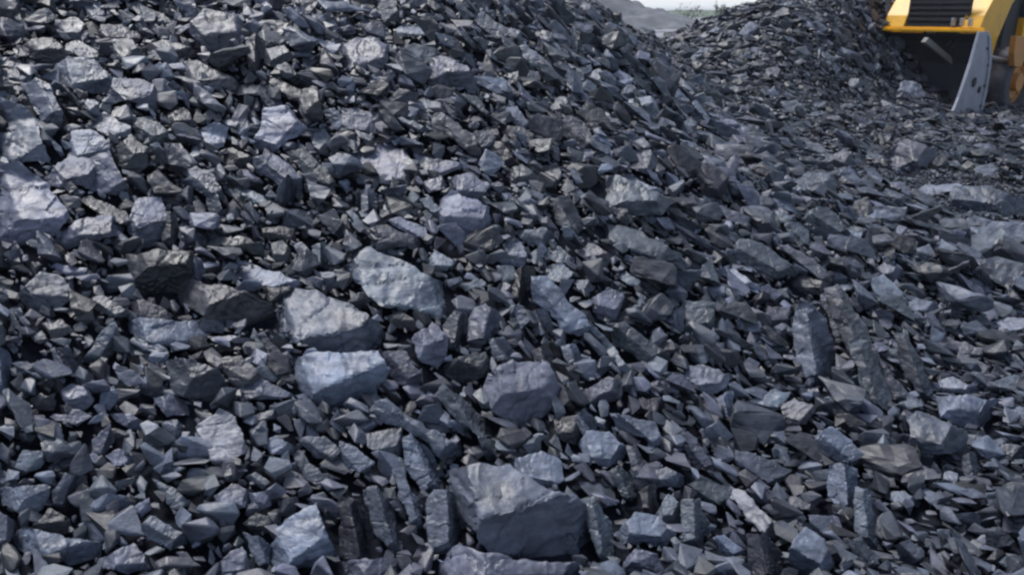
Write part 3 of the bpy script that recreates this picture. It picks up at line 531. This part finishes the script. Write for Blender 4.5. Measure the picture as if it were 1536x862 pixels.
def rock_from_outline(pts, t, k):
    """Closed faceted rock whose outline is `pts`: planes for a tilted top, a steep broken front and two flanks, backed by real depth."""
    P = np.array(pts, float); x0, y0 = P.min(0); x1, y1 = P.max(0); cx, cy = P.mean(0)
    s_h = hit(cx, y0+(y1-y0)*.62); W = max(x1-x0, y1-y0)*s_h/FPX; w = math.sqrt((x1-x0)*(y1-y0))*s_h/FPX
    low = min(hit(cx, y1-(y1-y0)*.1), hit(x0*.7+x1*.3, cy), hit(x0*.3+x1*.7, cy), hit(cx, cy))
    s0 = max(min(s_h-.30*w, low-.04*w), s_h-.65*w)      # proud of the slope it lies on
    h = np.array([cx-768, FPX*CT, 0]); h[:2] /= np.linalg.norm(h[:2]); side = np.array([h[1], -h[0], 0]); up = np.array([0, 0, 1.])
    rr = random.Random(k*97+5); g = rr.uniform
    def nrm(el, yaw): e, a = R(el), R(yaw); return -h*math.cos(e)*math.cos(a) + side*math.cos(e)*math.sin(a) + up*math.sin(e)
    tt = (t+.5)/10; ry = y0+(y1-y0)*tt; xw = x1-x0
    planes = [(nrm(g(52, 68), g(-25, 15)), cx, ry), (nrm(g(-12, 12), g(-18, 22)), cx, ry),
              (nrm(g(15, 40), g(-70, -50)), x0+xw*g(.12, .28), ry), (nrm(g(5, 30), g(48, 70)), x1-xw*g(.1, .26), ry),
              (nrm(g(32, 62), g(-60, 50)), cx+xw*g(-.2, .2), ry-(ry-y0)*g(.2, .6))]
    if t >= 8:                                          # flat-lying pieces show almost only their top
        planes = [(nrm(g(56, 66), g(-45, -15)), cx, ry), planes[1], (planes[2][0], x0+xw*.04, ry), (planes[3][0], x1-xw*.04, ry)]
    cc = P-np.array([cx, cy]); ev, evec = np.linalg.eigh(cc.T @ cc); ux, uy = evec[:, 1]
    if ux < 0: ux, uy = -ux, -uy
    asp = math.sqrt(max(ev[1], 1)/max(ev[0], 1))
    if t < 8 and asp > 1.3 and abs(uy) > .38 and (x1-x0)*(y1-y0) < 15000:                      # long tilted pieces: ridge and ends follow their own length
        vx, vy = -uy, ux                                # across, pointing down the picture
        al = cc @ np.array([ux, uy]); ac = cc @ np.array([vx, vy])
        U = np.array([1., 0, 0])*ux - np.array([0, ST, CT])*uy - h*uy*.7; U /= np.linalg.norm(U)
        def perp(n): n = n-U*n.dot(U); return n/np.linalg.norm(n)
        off = ac.min()+(ac.max()-ac.min())*tt
        A0 = (cx+vx*off, cy+vy*off); n1 = perp(up*g(.8, 1.1)-h*g(.35, .6)+side*g(-.2, .2)); n2 = perp(-h-up*g(-.05, .25)+side*g(-.25, .2))
        if uy > .75 or uy < -.75: n1 = perp(-h*.8+side*(-.55)+up*.4); n2 = perp(-h*.5+side*.8-up*.1)
        e1, e2 = al.min()*g(.72, .9), al.max()*g(.72, .9)
        planes = [(n1, *A0), (n2, *A0)]
        for ee, sg in ((e1, -1), (e2, 1)):
            n = U*sg*g(.7, 1.0)-h*g(.35, .6)+up*g(0, .3); planes.append((n/np.linalg.norm(n), cx+ux*ee, cy+uy*ee))
        nb = perp(n1*.8+n2*.2+side*g(-.3, .3)); planes.append((nb, cx+vx*(ac.min()*.55), cy+vy*(ac.min()*.55)))
    pl = []
    for n, ax, ay in planes:
        A = CAM+ray(ax, ay)*s0*(1+g(-.004, .006)); pl.append((n, n.dot(A-CAM)))
    def surf(px, py):
        r = ray(px, py); s = -9
        for n, dd in pl:
            q = n.dot(r)
            if q < -.12*np.linalg.norm(r): s = max(s, dd/q)
        return CAM+r*min(max(s, s0-.3*w), s0+.55*W)
    # broken outline: every edge gets a few small uneven steps
    C2 = np.array([cx, cy]); Q = (P-C2)*1.14+C2; ring = []
    for i in range(len(Q)):
        a, b = Q[i], Q[(i+1) % len(Q)]; e = b-a; l = float(np.hypot(*e)); nn = np.array([e[1], -e[0]])/max(l, 1e-6)
        m = max(1, int(l/12)); ring.append(a)
        for q in range(1, m+1): ring.append(a+e*((q-.5+g(-.3, .3))/m)+nn*g(-.055, .055)*min(l, 45))
    bm = bmesh.new(); vs = [bm.verts.new((q[0], q[1], 0)) for q in ring]; f = bm.faces.new(vs)
    bmesh.ops.triangulate(bm, faces=[f]); pxs = math.sqrt((x1-x0)*(y1-y0))
    split_long(bm, max(pxs/18, 2.6))
    for _ in range(2):
        inner = [v for v in bm.verts if not v.is_boundary]
        bmesh.ops.smooth_vert(bm, verts=inner, factor=.5, use_axis_x=True, use_axis_y=True, use_axis_z=False)
        bmesh.ops.beautify_fill(bm, faces=bm.faces[:], edges=[e for e in bm.edges if not e.is_boundary])
    be = [e for e in bm.edges if e.is_boundary]; cur = be
    c = CAM+ray(cx, cy)*(s0+.25*w); c[2] = float(terrain(c[0], c[1]))
    tags = {v: (v.co.x, v.co.y) for v in bm.verts}; pos = {v: surf(*tags[v]) for v in tags}
    for depth, shrink in ((.06, 1.0), (.20, .95), (.42, .66)):
        ex = bmesh.ops.extrude_edge_only(bm, edges=cur)['geom']
        cur = [e for e in ex if isinstance(e, bmesh.types.BMEdge) and sum(v in tags for v in e.verts) == 0]
        nv = [v for v in ex if isinstance(v, bmesh.types.BMVert)]; base_r = depth
        for v in nv:
            px, py = v.co.x, v.co.y; qx, qy = cx+(px-cx)*shrink, cy+(py-cy)*shrink
            b0 = pos_s(surf(px, py))
            pos[v] = CAM+ray(qx, qy)*(b0+depth*w)
        for v in nv: tags[v] = (v.co.x, v.co.y)
    bmesh.ops.holes_fill(bm, edges=cur, sides=0)
    for v in bm.verts: v.co = Vector(pos[v]-c)
    bmesh.ops.triangulate(bm, faces=[f for f in bm.faces if len(f.verts) > 3])
    bmesh.ops.recalc_face_normals(bm, faces=bm.faces[:])
    for _ in range(2): bmesh.ops.smooth_vert(bm, verts=bm.verts[:], factor=.2, use_axis_x=True, use_axis_y=True, use_axis_z=True)
    roughen(bm, max(w, .03), planes[0][0], k)
    me = bpy.data.meshes.new('rock'); bm.to_mesh(me); bm.free()
    me.polygons.foreach_set('use_smooth', [True]*len(me.polygons)); me.set_sharp_from_angle(angle=R(32))
    return me, c
recs = []
reg = None
for ln in TRACES.strip().splitlines():
    if ln[0] == 'X': recs.append(None); continue
    if ln[0] == '@': a = ln[1:].split(); reg = (float(a[1]), float(a[2]), float(a[3])); continue
    f = ln.split('|'); a = f[0].split()
    pts = [(reg[0]+float(p.split(',')[0])/reg[2], reg[1]+float(p.split(',')[1])/reg[2]) for p in a[3:]]
    recs.append(dict(tone=int(a[0]), t=int(a[1]), tint=a[2], pts=pts, label=f[1] if len(f) > 1 else None, short=f[2] if len(f) > 2 else None))
marks = [r for r in recs if r and r['short']]
for r in recs:
    if not r: continue
    P = np.array(r['pts']); r['c'] = P.mean(0); r['sz'] = P.max(0)-P.min(0); cc = P-r['c']
    ev, evec = np.linalg.eigh(cc.T @ cc); r['asp'] = math.sqrt(max(ev[1], 1)/max(ev[0], 1)); r['dir'] = evec[:, 1]
used = {r['label'] for r in recs if r and r['label']}
def describe(r):
    tone = ('near-black','near-black','very dark','dark','dark','grey','mid-grey','light grey','pale','bright')[r['tone']]
    tint = dict(n='', b='bluish', p='purplish', w='brownish', g='greenish')[r['tint']]
    if r['asp'] > 2.1:
        dx, dy = r['dir']; sl = dy/dx if abs(dx) > 1e-6 else 9
        shape = 'upright sliver' if abs(sl) > 1.5 else ('long slab' if abs(sl) < .3 else ('slab tilted down rightward' if sl > 0 else 'slab tilted down leftward'))
    elif r['asp'] > 1.5: shape = 'oblong stone'
    else: shape = 'chunky stone' if r['t'] < 6 else 'flat stone'
    size = 'small ' if max(r['sz']) < 32 else ('big ' if max(r['sz']) > 75 else '')
    desc = (size+(tint+' ' if tint else '')+tone+' '+shape)
    cand = sorted((m for m in marks if m is not r), key=lambda m: np.hypot(*(m['c']-r['c'])))
    for m in cand[:6]:
        dx, dy = r['c']-m['c']; hx, hy = m['sz']/2
        if abs(dx) < hx*.8: rel = 'directly below' if dy > 0 else 'directly above'
        elif abs(dy) < hy*.8: rel = 'right of' if dx > 0 else 'left of'
        else: rel = ('below and ' if dy > 0 else 'above and ')+('right of' if dx > 0 else 'left of')
        lab = desc+', '+rel+' the '+m['short']
        if lab not in used and len(lab.split()) <= 15: return lab
    return desc+', between the '+cand[0]['short']+' and '+cand[2]['short']
ROCKS = []
maskid = np.full((880, 1560), -1, np.int16); gy_, gx_ = np.mgrid[0:880, 0:1560]
for k, r in enumerate(recs):
    if not r: continue
    me, c = rock_from_outline(r['pts'], r['t'], k)
    o = link('rock', me, ROCK); o.location = c
    cc = stone_colour(r['tone'], r['tint']); o.color = cc
    lab = r['label'] or describe(r); used.add(lab)
    tag(o, lab, 'rock', 'broken slate rocks heaped on the slopes'); ROCKS.append(o)
    maskid[pin(r['pts'], gx_, gy_)] = k
# ---------------------------------------------------------------- rubble between them: far past counting
def proto(seed, bev):
    rr = random.Random(seed); bm = bmesh.new()
    a, b, c = (1, rr.uniform(.4, .75), rr.uniform(.16, .40)) if seed % 2 else (1, rr.uniform(.6, .92), rr.uniform(.35, .68))
    for _ in range(rr.randint(8, 12)):
        v = Vector((rr.gauss(0,1), rr.gauss(0,1), rr.gauss(0,1))).normalized()
        m = max(abs(v.x), abs(v.y), abs(v.z)); v = v.lerp(v/m, .55)*rr.uniform(.85, 1.05)
        bm.verts.new((v.x*a, v.y*b, v.z*c))
    r = bmesh.ops.convex_hull(bm, input=bm.verts[:])
    bmesh.ops.delete(bm, geom=list({e for e in r['geom_interior']+r['geom_unused'] if isinstance(e, bmesh.types.BMVert)}), context='VERTS')
    if bev:
        bmesh.ops.dissolve_limit(bm, angle_limit=R(12), verts=bm.verts[:], edges=bm.edges[:])
        bmesh.ops.bevel(bm, geom=bm.edges[:], offset=.05, segments=1, profile=.5, affect='EDGES')
    bmesh.ops.triangulate(bm, faces=bm.faces[:])
    if bev == 2:
        split_long(bm, .34, 3); roughen(bm, 1.0, (0,0,1), seed, .045)
    bm.verts.index_update()
    V = np.array([v.co[:] for v in bm.verts]); F = np.array([[v.index for v in f.verts] for f in bm.faces]); bm.free()
    return V, F
PR = {0: [proto(100+i, 0) for i in range(16)], 1: [proto(200+i, 1) for i in range(16)], 2: [proto(300+i, 2) for i in range(14)]}
pal = [('n',.34), ('b',.18), ('p',.26), ('w',.10), ('g',.12)]
def inmask(px, py):
    i = np.clip(py.astype(int), 0, 879); j = np.clip(px.astype(int), 0, 1559)
    ok = (px >= 0) & (px < 1560) & (py >= 0) & (py < 880); return ok & (maskid[i, j] >= 0)
cells = {}
def scatter(n, rlo, rhi, ymin, ymax, sep, lift, lod, top=True):
    """Dart throwing in the ground area the camera looks over (with a margin to step aside)."""
    out = []; cs = .25
    u = rng.random(n); y = np.sqrt(ymin**2+u*(ymax**2-ymin**2)); x = (rng.random(n)*2-1)*(.72*y+.8)
    rr = rlo*(rhi/rlo)**(rng.random(n)**1.2)
    z = terrain(x, y); P = np.stack([x, y, z], -1); px, py, dep = project(P)
    flat = (z < .12) & (x > 1.2) & (y > 3.2) & (y < 9)
    rr = np.where(flat, rr*.45, rr); rr = rr*(.75+.6*vnoise(x*.7, y*.7, 31))
    dust = ((x-4.7)/1.8)**2+((y-6.7)/1.5)**2 + .5*vnoise(x*1.5, y*1.5, 41) < 1.1      # crushed fines beside the track
    rr = np.where(dust, np.minimum(rr*.3, .028), rr)
    rp = rr*FPX/dep
    bad = inmask(px, py)
    near = np.zeros(n, bool)
    for a in range(8): near |= inmask(px+rp*.75*math.cos(a*.785), py+rp*.6*math.sin(a*.785))
    rr = np.where(near & ((rp < 8) | (rp > 34)), rr*.8, rr)
    near2 = np.zeros(n, bool)
    for a in range(8): near2 |= inmask(px+rp*.42*math.cos(a*.785), py+rp*.36*math.sin(a*.785))
    rr = np.where(near2, rr*.72, rr); rp = rr*FPX/dep
    near3 = np.zeros(n, bool)
    for a in range(8): near3 |= inmask(px+rp*.3*math.cos(a*.785), py+rp*.25*math.sin(a*.785))
    keep = ~bad & ~(near3 & (rp > 6)) & ~(near2 & (rp > 22)) & ~(near & (rp > 40))
    if not top: keep = ~((near2 | bad) & (rp > 11))
    for i in np.nonzero(keep)[0]:
        r = rr[i]; cx, cy = int(x[i]//cs), int(y[i]//cs); ok = True
        for a in (-1, 0, 1):
            for b in (-1, 0, 1):
                for (qx, qy, qr) in cells.get((cx+a, cy+b), ()):
                    if (qx-x[i])**2+(qy-y[i])**2 < (sep*(qr+r))**2: ok = False; break
                if not ok: break
            if not ok: break
        if ok: cells.setdefault((cx, cy), []).append((x[i], y[i], r)); out.append((x[i], y[i], z[i], r, lift, lod))
    return out
L = []
L += scatter(40000, .045, .13, 1.5, 16, .38, -.2, 1, False)
cells.clear()
L += scatter(14000, .11, .22, 2.0, 8, .46, .42, 2)
L += scatter(20000, .08, .16, 2.0, 16, .46, .42, 2)
L += scatter(40000, .05, .095, 1.8, 16, .44, .45, 1)
cells.clear()
L += scatter(60000, .032, .06, 1.6, 15, .42, .25, 0)
L += scatter(36000, .017, .034, 1.4, 7.5, .44, .2, 0)
L += scatter(14000, .010, .017, 1.4, 4.4, .5, .2, 0)
L = np.array(L); print('rubble stones', len(L))
TN = tnormal(L[:, 0], L[:, 1])
def axis_turn(q, x, y):                                # long stones mostly slide with their length down the slope
    if random.random() < .22: return random.uniform(0, 6.283)
    v = q.transposed() @ Vector((.78, -.55, -.3)); return math.atan2(v.y, v.x)+random.gauss(0, .33)
def build_rubble(name, sel, mat, label=None):
    VV, FF, CC = [], [], []; base = 0
    order = np.nonzero(sel)[0]
    for i in order:
        x, y, z, r, lift, lod = L[i]; V, F = random.choice(PR[int(lod)])
        n = Vector(TN[i]); n = (n + Vector((random.gauss(0,.24), random.gauss(0,.24), 0))).normalized()
        if random.random() < .08: n = Vector((random.gauss(0,1), random.gauss(0,1), random.gauss(0,.6))).normalized()
        q0 = n.to_track_quat('Z', 'Y').to_matrix(); q = q0 @ Matrix.Rotation(axis_turn(q0, x, y), 3, 'Z')
        M = np.array(q)*r; mir = -1 if random.random() < .5 else 1
        Vn = (V*np.array([1, 1, random.uniform(.7, 1.3)])) @ M.T + np.array([x, y, z+r*lift*random.uniform(.3, 1.3)])
        tint = random.choices([p[0] for p in pal], [p[1] for p in pal])[0]
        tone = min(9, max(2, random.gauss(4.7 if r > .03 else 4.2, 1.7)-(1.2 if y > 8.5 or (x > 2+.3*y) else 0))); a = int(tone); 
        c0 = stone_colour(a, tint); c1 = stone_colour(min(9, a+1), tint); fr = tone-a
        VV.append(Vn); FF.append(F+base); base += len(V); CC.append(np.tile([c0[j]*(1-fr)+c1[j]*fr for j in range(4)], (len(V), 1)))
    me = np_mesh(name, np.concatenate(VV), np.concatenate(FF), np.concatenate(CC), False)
    return tag(link(name, me, mat), kind='stuff')
RUB = stone_mat('rubble slate', 'attr', 1.6)
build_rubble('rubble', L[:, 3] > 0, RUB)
print('tris', len(bpy.data.objects['rubble'].data.polygons))
LDX, LDY, LDZ, LDROT = 7.11, 14.2, -.02, R(180+36.9)
# ---------------------------------------------------------------- wheel loader digging into the far right heap
def paint(name, col, rough=.45, dirt=(.05,.045,.045,1), amount=.45, metal=0):
    m, t, b = node_mat(name); tc = t.nodes.new('ShaderNodeTexCoord')
    n = noise_n(t, tc.outputs['Object'], 2.5, 6, .7); n2 = noise_n(t, tc.outputs['Object'], 14, 4, .7)
    f = ramp(t, n, .42, .75); f2 = ramp(t, n2, .5, .75)
    a = t.nodes.new('ShaderNodeMath'); a.operation = 'MULTIPLY_ADD'; t.links.new(f, a.inputs[0]); a.inputs[1].default_value = amount
    mm = t.nodes.new('ShaderNodeMath'); mm.operation = 'MULTIPLY'; t.links.new(f2, mm.inputs[0]); mm.inputs[1].default_value = amount*.6
    t.links.new(mm.outputs[0], a.inputs[2])
    t.links.new(mixc(t, a.outputs[0], col, dirt), b.inputs['Base Color'])
    b.inputs['Roughness'].default_value = rough; b.inputs['Metallic'].default_value = metal
    return m
YEL = paint('worn yellow paint', (.86,.45,.015,1), .45, (.34,.17,.05,1), .42)
ORA = paint('dusty orange paint', (.62,.28,.07,1), .6, (.30,.20,.12,1), .5)
STL = paint('scuffed bucket steel', (.34,.36,.43,1), .5, (.15,.155,.18,1), .6, .1)
DRK = paint('dirty dark steel', (.035,.037,.045,1), .7, (.06,.06,.065,1), .5)
TYR = paint('dusty tyre rubber', (.08,.08,.095,1), .85, (.17,.165,.19,1), .7)
CHR = paint('pale steel rod', (.55,.56,.58,1), .3, (.25,.2,.17,1), .3, .6)
GLS = paint('dark cab glass', (.03,.04,.05,1), .12, (.06,.06,.06,1), .3)
def bevel_obj(bm, w=.02):
    bmesh.ops.bevel(bm, geom=bm.edges[:], offset=w, segments=2, profile=.7, affect='EDGES', clamp_overlap=True)
def fin(name, bm, mat, parent, smooth=False):
    bmesh.ops.recalc_face_normals(bm, faces=bm.faces[:]); me = bpy.data.meshes.new(name); bm.to_mesh(me); bm.free()
    if smooth: me.polygons.foreach_set('use_smooth', [True]*len(me.polygons)); me.set_sharp_from_angle(angle=R(40))
    return link(name, me, mat, parent)
def prism(bm, prof, y0, y1):                       # x,z profile swept along y
    a = [bm.verts.new((p[0], y0, p[1])) for p in prof]; b = [bm.verts.new((p[0], y1, p[1])) for p in prof]; n = len(prof)
    bm.faces.new(a); bm.faces.new(b[::-1])
    for i in range(n): bm.faces.new((a[i], b[i], b[(i+1) % n], a[(i+1) % n]))
def boxm(bm, c, s, rot=None):
    M = Matrix.Translation(c) @ (rot.to_matrix().to_4x4() if rot else Matrix()) @ Matrix.Diagonal((*s, 1))
    bmesh.ops.create_cube(bm, size=1, matrix=M)
def rodm(bm, a, b, r, seg=16):
    a, b = Vector(a), Vector(b); M = Matrix.Translation((a+b)/2) @ (b-a).to_track_quat('Z', 'Y').to_matrix().to_4x4()
    bmesh.ops.create_cone(bm, cap_ends=True, segments=seg, radius1=r, radius2=r, depth=(b-a).length, matrix=M)
def make_loader():
    root = bpy.data.objects.new('wheel_loader', None); COL.objects.link(root)
    tag(root, 'yellow wheel loader with a worn grey bucket lowered into the rubble, top right', 'wheel loader')
    # bucket: curved dark shell open towards +x, two worn side plates, lip, top beam
    bm = bmesh.new(); out = [(1.30,.0),(.25,-.02),(.02,.12),(-.12,.45),(-.10,.85),(.10,1.18),(.42,1.30)]
    inn = [(p[0]+(.0 if i == 0 else .05), p[1]+(.035 if i < 3 else -.0)) for i, p in enumerate(out)]
    prism(bm, out+[(p[0], p[1]) for p in inn[::-1]], -1.27, 1.27); bk = fin('bucket', bm, DRK, root)
    for s in (-1, 1):
        bm = bmesh.new(); prism(bm, [(1.34,.0),(.06,-.04),(-.03,.12),(-.10,.45),(-.06,.86),(.12,1.2),(.34,1.34),(.74,1.34),(.88,.9),(1.12,.42),(1.36,.10)], s*1.30-.03, s*1.30+.03)
        bevel_obj(bm, .008); sp = fin('side_plate', bm, STL, bk)
        bm = bmesh.new()                              # welded wear strips and a stiffening rib
        prism(bm, [(.02,.0),(.12,.0),(.08,.5),(.12,.9),(.36,1.28),(.27,1.28),(.04,.9),(-.02,.5)], s*1.33-.012, s*1.33+.022); prism(bm, [(.1,.02),(1.3,.03),(1.28,.13),(.1,.12)], s*1.332-.012, s*1.332+.025)
        bevel_obj(bm, .005); fin('wear_strip', bm, STL, bk)
        bm = bmesh.new(); rodm(bm, (.62,s*1.33,.62), (.62,s*1.36,.62), .07); rodm(bm, (.32,s*1.33,.50), (.32,s*1.355,.50), .05)
        fin('boss', bm, DRK, bk)
    bm = bmesh.new(); boxm(bm, (.47,0,1.345), (.12,2.62,.04)); boxm(bm, (.40,0,1.375), (.05,2.5,.04)); bevel_obj(bm, .01); fin('top_rail', bm, YEL, bk)
    bm = bmesh.new(); prism(bm, [(1.46,-.015),(1.46,0),(1.25,.05),(1.25,-.02)], -1.3, 1.3); fin('cutting_edge', bm, STL, bk)
    for y in (.95,.78,.6): 
        bm = bmesh.new(); boxm(bm, (.38,y,1.47), (.12,.06,.12)); bevel_obj(bm, .015); fin('hinge_lug', bm, CHR, bk)
    bm = bmesh.new()                                # slatted spill guard above the shell
    for z in np.arange(1.42, 1.95, .085): boxm(bm, (.20,.17,z), (.03,1.3,.045))
    for y in (-.48, .17, .8): boxm(bm, (.17,y,1.66), (.03,.06,.6))
    boxm(bm, (.145,.17,1.66), (.012,1.28,.58)); fin('spill_guard', bm, DRK, bk)
    bk.scale = (1, 1, 1.38)
    for y, z in ((.62,1.5), (.70,1.62), (.50,1.55)):     # hoses looping from the frame to the bucket linkage
        bm = bmesh.new(); last = None
        for i in range(9):
            q = i/8; p = Vector((.30-1.3*q, y+.1*math.sin(q*6), z+.9*q+.16*math.sin(q*3.1)))
            if last is not None: rodm(bm, last, p, .028, 8)
            last = p
        fin('hose', bm, DRK, root, True)
    for s in (-1, 1):
        for x, z in ((.12,.25),(.12,.55),(.12,.85),(.3,1.1),(1.15,.12),(.95,.12),(.75,.12)):
            bm = bmesh.new(); rodm(bm, (x,s*1.32,z*1.38), (x,s*1.35,z*1.38), .03, 6); fin('bolt', bm, DRK, root)
    # lift arms
    for s in (-1, 1):
        bm = bmesh.new(); prism(bm, [(.34,1.36),(-.10,1.30),(-.2,.75),(-.42,.72),(-.55,1.25),(-1.1,2.0),(-2.3,2.75),(-2.3,3.1),(-1.2,2.62),(-.35,2.1),(.18,1.62)], (.72 if s > 0 else -1.0), (1.12 if s > 0 else -.52))
        bevel_obj(bm, .02); ar = fin('lift_arm', bm, YEL, root); ar.scale = (1, 1, 1.33)
        bm = bmesh.new(); rodm(bm, (-.1,s*.55,1.25), (-1.2,s*.55,1.9), .05); fin('tilt_rod', bm, CHR, root, True)
        bm = bmesh.new(); rodm(bm, (-1.0,s*.55,1.78), (-2.2,s*.55,2.5), .1); fin('tilt_cylinder', bm, YEL, root, True)
        bm = bmesh.new(); rodm(bm, (-.35,s*1.12,1.32), (-1.9,s*1.12,1.12), .05); fin('lift_cylinder', bm, CHR, root, True)
        bm = bmesh.new(); prism(bm, [(-.75,1.75),(-1.5,1.72),(-1.5,1.28),(-1.25,1.08),(-.95,1.12),(-.8,1.4)], s*1.3, s*1.42); bevel_obj(bm, .02); fin('arm_bracket', bm, ORA, root)
    bm = bmesh.new(); boxm(bm, (-1.05,0,2.0), (.22,1.7,.3)); bevel_obj(bm, .03); fin('cross_tube', bm, DRK, root)
    bm = bmesh.new(); boxm(bm, (-1.7,0,1.15), (1.5,1.1,1.0)); boxm(bm, (-2.4,0,1.9), (.7,1.2,1.2)); bevel_obj(bm, .05); fr = fin('front_frame', bm, DRK, root)
    bm = bmesh.new()
    for z in np.arange(1.45, 2.75, .13): boxm(bm, (-2.02,0,z), (.06,1.25,.05))
    fin('front_grille', bm, DRK, fr)
    bm = bmesh.new(); boxm(bm, (-4.6,0,1.2), (3.4,1.2,.8)); bevel_obj(bm, .05); fin('rear_frame', bm, DRK, root)
    bm = bmesh.new(); prism(bm, [(-4.1,1.6),(-6.5,1.55),(-6.6,1.8),(-6.4,2.35),(-4.1,2.5)], -.75, .75); bevel_obj(bm, .07); fin('engine_hood', bm, YEL, root)
    bm = bmesh.new(); boxm(bm, (-3.4,0,1.85), (1.4,1.5,.5)); bevel_obj(bm, .04); cab = fin('cab', bm, YEL, root)
    bm = bmesh.new(); prism(bm, [(-2.72,2.1),(-4.05,2.1),(-4.0,3.3),(-2.85,3.3)], -.68, .68); fin('window', bm, GLS, cab)
    bm = bmesh.new(); boxm(bm, (-3.42,0,3.37), (1.5,1.6,.14)); bevel_obj(bm, .05); fin('roof', bm, YEL, cab)
    bm = bmesh.new()
    for x in (-2.72,-4.03):
        for y in (-.7,.7): boxm(bm, (x+(.08 if x > -3 else 0)*-1,y,2.7), (.08,.08,1.25))
    fin('pillar', bm, DRK, cab)
    for x in (-1.75, -5.0):
        for s in (-1, 1):
            bm = bmesh.new(); r = .78; seg = 48; prof = [(-.27,.52),(-.29,.62),(-.26,.74),(-.2,.78),(.2,.78),(.26,.74),(.29,.62),(.27,.52)]
            rings = []
            for i in range(seg):
                a = 2*math.pi*i/seg; lug = .03 if i % 2 else 0
                rings.append([bm.verts.new((math.cos(a)*(q[1]-(lug if q[1] > .7 else 0)), q[0], math.sin(a)*(q[1]-(lug if q[1] > .7 else 0)))) for q in prof])
            for i in range(seg):
                A, B = rings[i], rings[(i+1) % seg]
                for j in range(len(prof)): bm.faces.new((A[j], A[(j+1) % 8], B[(j+1) % 8], B[j]))
            ty = fin('wheel', bm, TYR, root, True); ty.location = (x, s*1.02, .74)
            bm = bmesh.new(); rodm(bm, (0,-.12,0), (0,.12,0), .53, 32); rodm(bm, (0,s*.10,0), (0,s*.26,0), .2, 20)
            for i in range(8): a = i*math.pi/4; rodm(bm, (math.cos(a)*.38,s*.1,math.sin(a)*.38), (math.cos(a)*.38,s*.17,math.sin(a)*.38), .035, 8)
            fin('rim', bm, ORA, ty, True)
            bm = bmesh.new(); prof = [(math.cos(R(a))*.9, math.sin(R(a))*.9) for a in range(20, 161, 20)]; prof += [(math.cos(R(a))*.85, math.sin(R(a))*.85) for a in range(160, 19, -20)]
            prism(bm, prof, -.3, .3); 
            if x > -3: bm.free(); continue
            f = fin('mudguard', bm, YEL, root); f.location = (x, s*1.02, .78)
    return root
ld = make_loader(); ld.location = (LDX, LDY, LDZ); ld.rotation_euler = (0, 0, LDROT); ld.scale = (.77,)*3
# splintered post sticking out of the rubble below the bucket
bm = bmesh.new(); A = CAM+ray(1387,60)*13.2; B = CAM+ray(1446,108)*13.55
prism(bm, [(-.035,-.03),(.035,-.035),(.04,.03),(-.03,.035)], 0, 1); 
for v in bm.verts: v.co.x *= 1-.3*v.co.y
bmesh.ops.subdivide_edges(bm, edges=bm.edges[:], cuts=3)
Lr = float(np.linalg.norm(B-A))
for v in bm.verts: v.co = Vector((v.co.x*1.3+.02*noise.noise(v.co*5), v.co.y*Lr, v.co.z*1.3+.015*noise.noise(v.co*7)))
po = fin('post', bm, paint('weathered timber', (.30,.29,.27,1), .8, (.15,.14,.12,1), .5), None); po.location = Vector(A)
po.rotation_mode = 'QUATERNION'; po.rotation_quaternion = Vector(B-A).to_track_quat('Y', 'Z')
tag(po, 'pale splintered timber post leaning inside the dark mouth of the loader bucket', 'post')
# shrubs on the skyline in the notch between the heaps
leafm, t, b = node_mat('far foliage'); tc = t.nodes.new('ShaderNodeTexCoord')
t.links.new(ramp(t, noise_n(t, tc.outputs['Object'], 3, 4), .3, .7, (.07,.09,.05,1), (.16,.18,.10,1)), b.inputs['Base Color']); b.inputs['Roughness'].default_value = .7
barkm = paint('far bark', (.12,.10,.08,1), .9)
def tree(px, dist, hgt, wid, label):
    x = (px-768)/FPX*dist; root = bpy.data.objects.new('tree', None); COL.objects.link(root); root.location = (x, dist, -.15)
    tag(root, label, 'tree', 'trees on the far skyline')
    bm = bmesh.new(); rr = random.Random(px)
    for i in range(3):
        a = rr.uniform(0, 6.28); bmesh.ops.create_cone(bm, cap_ends=True, segments=7, radius1=.16, radius2=.05, depth=hgt*.7, matrix=Matrix.Translation((.2*math.cos(a),.2*math.sin(a),hgt*.35)) @ Euler((rr.uniform(-.2,.2), rr.uniform(-.2,.2), 0)).to_matrix().to_4x4())
    fin('trunk', bm, barkm, root)
    n = 500; c = np.array([[rr.gauss(0,.33)*wid, rr.gauss(0,.3)*wid, hgt*rr.uniform(.45,.95)] for _ in range(9)])
    g = np.random.default_rng(px); k = g.integers(0, 9, n); C = c[k]+g.normal(0, .11*wid+.1, (n, 3)); sz = g.uniform(.10, .22, (n, 1))
    a = g.normal(0, 1, (n, 3)); b_ = g.normal(0, 1, (n, 3)); V = np.stack([C, C+a*sz, C+b_*sz], 1).reshape(-1, 3)
    link('crown', np_mesh('crown', V, np.arange(3*n).reshape(-1, 3)), leafm, root)
tree(1066, 150, 3.3, 1.5, 'small round-crowned tree standing alone against the bright sky in the notch')
tree(1018, 165, 2.3, 4.6, 'low wide bushy tree left of the lone tree on the skyline')
tree(1092, 170, 3.0, 2.4, 'thin small tree right of the lone tree on the skyline')
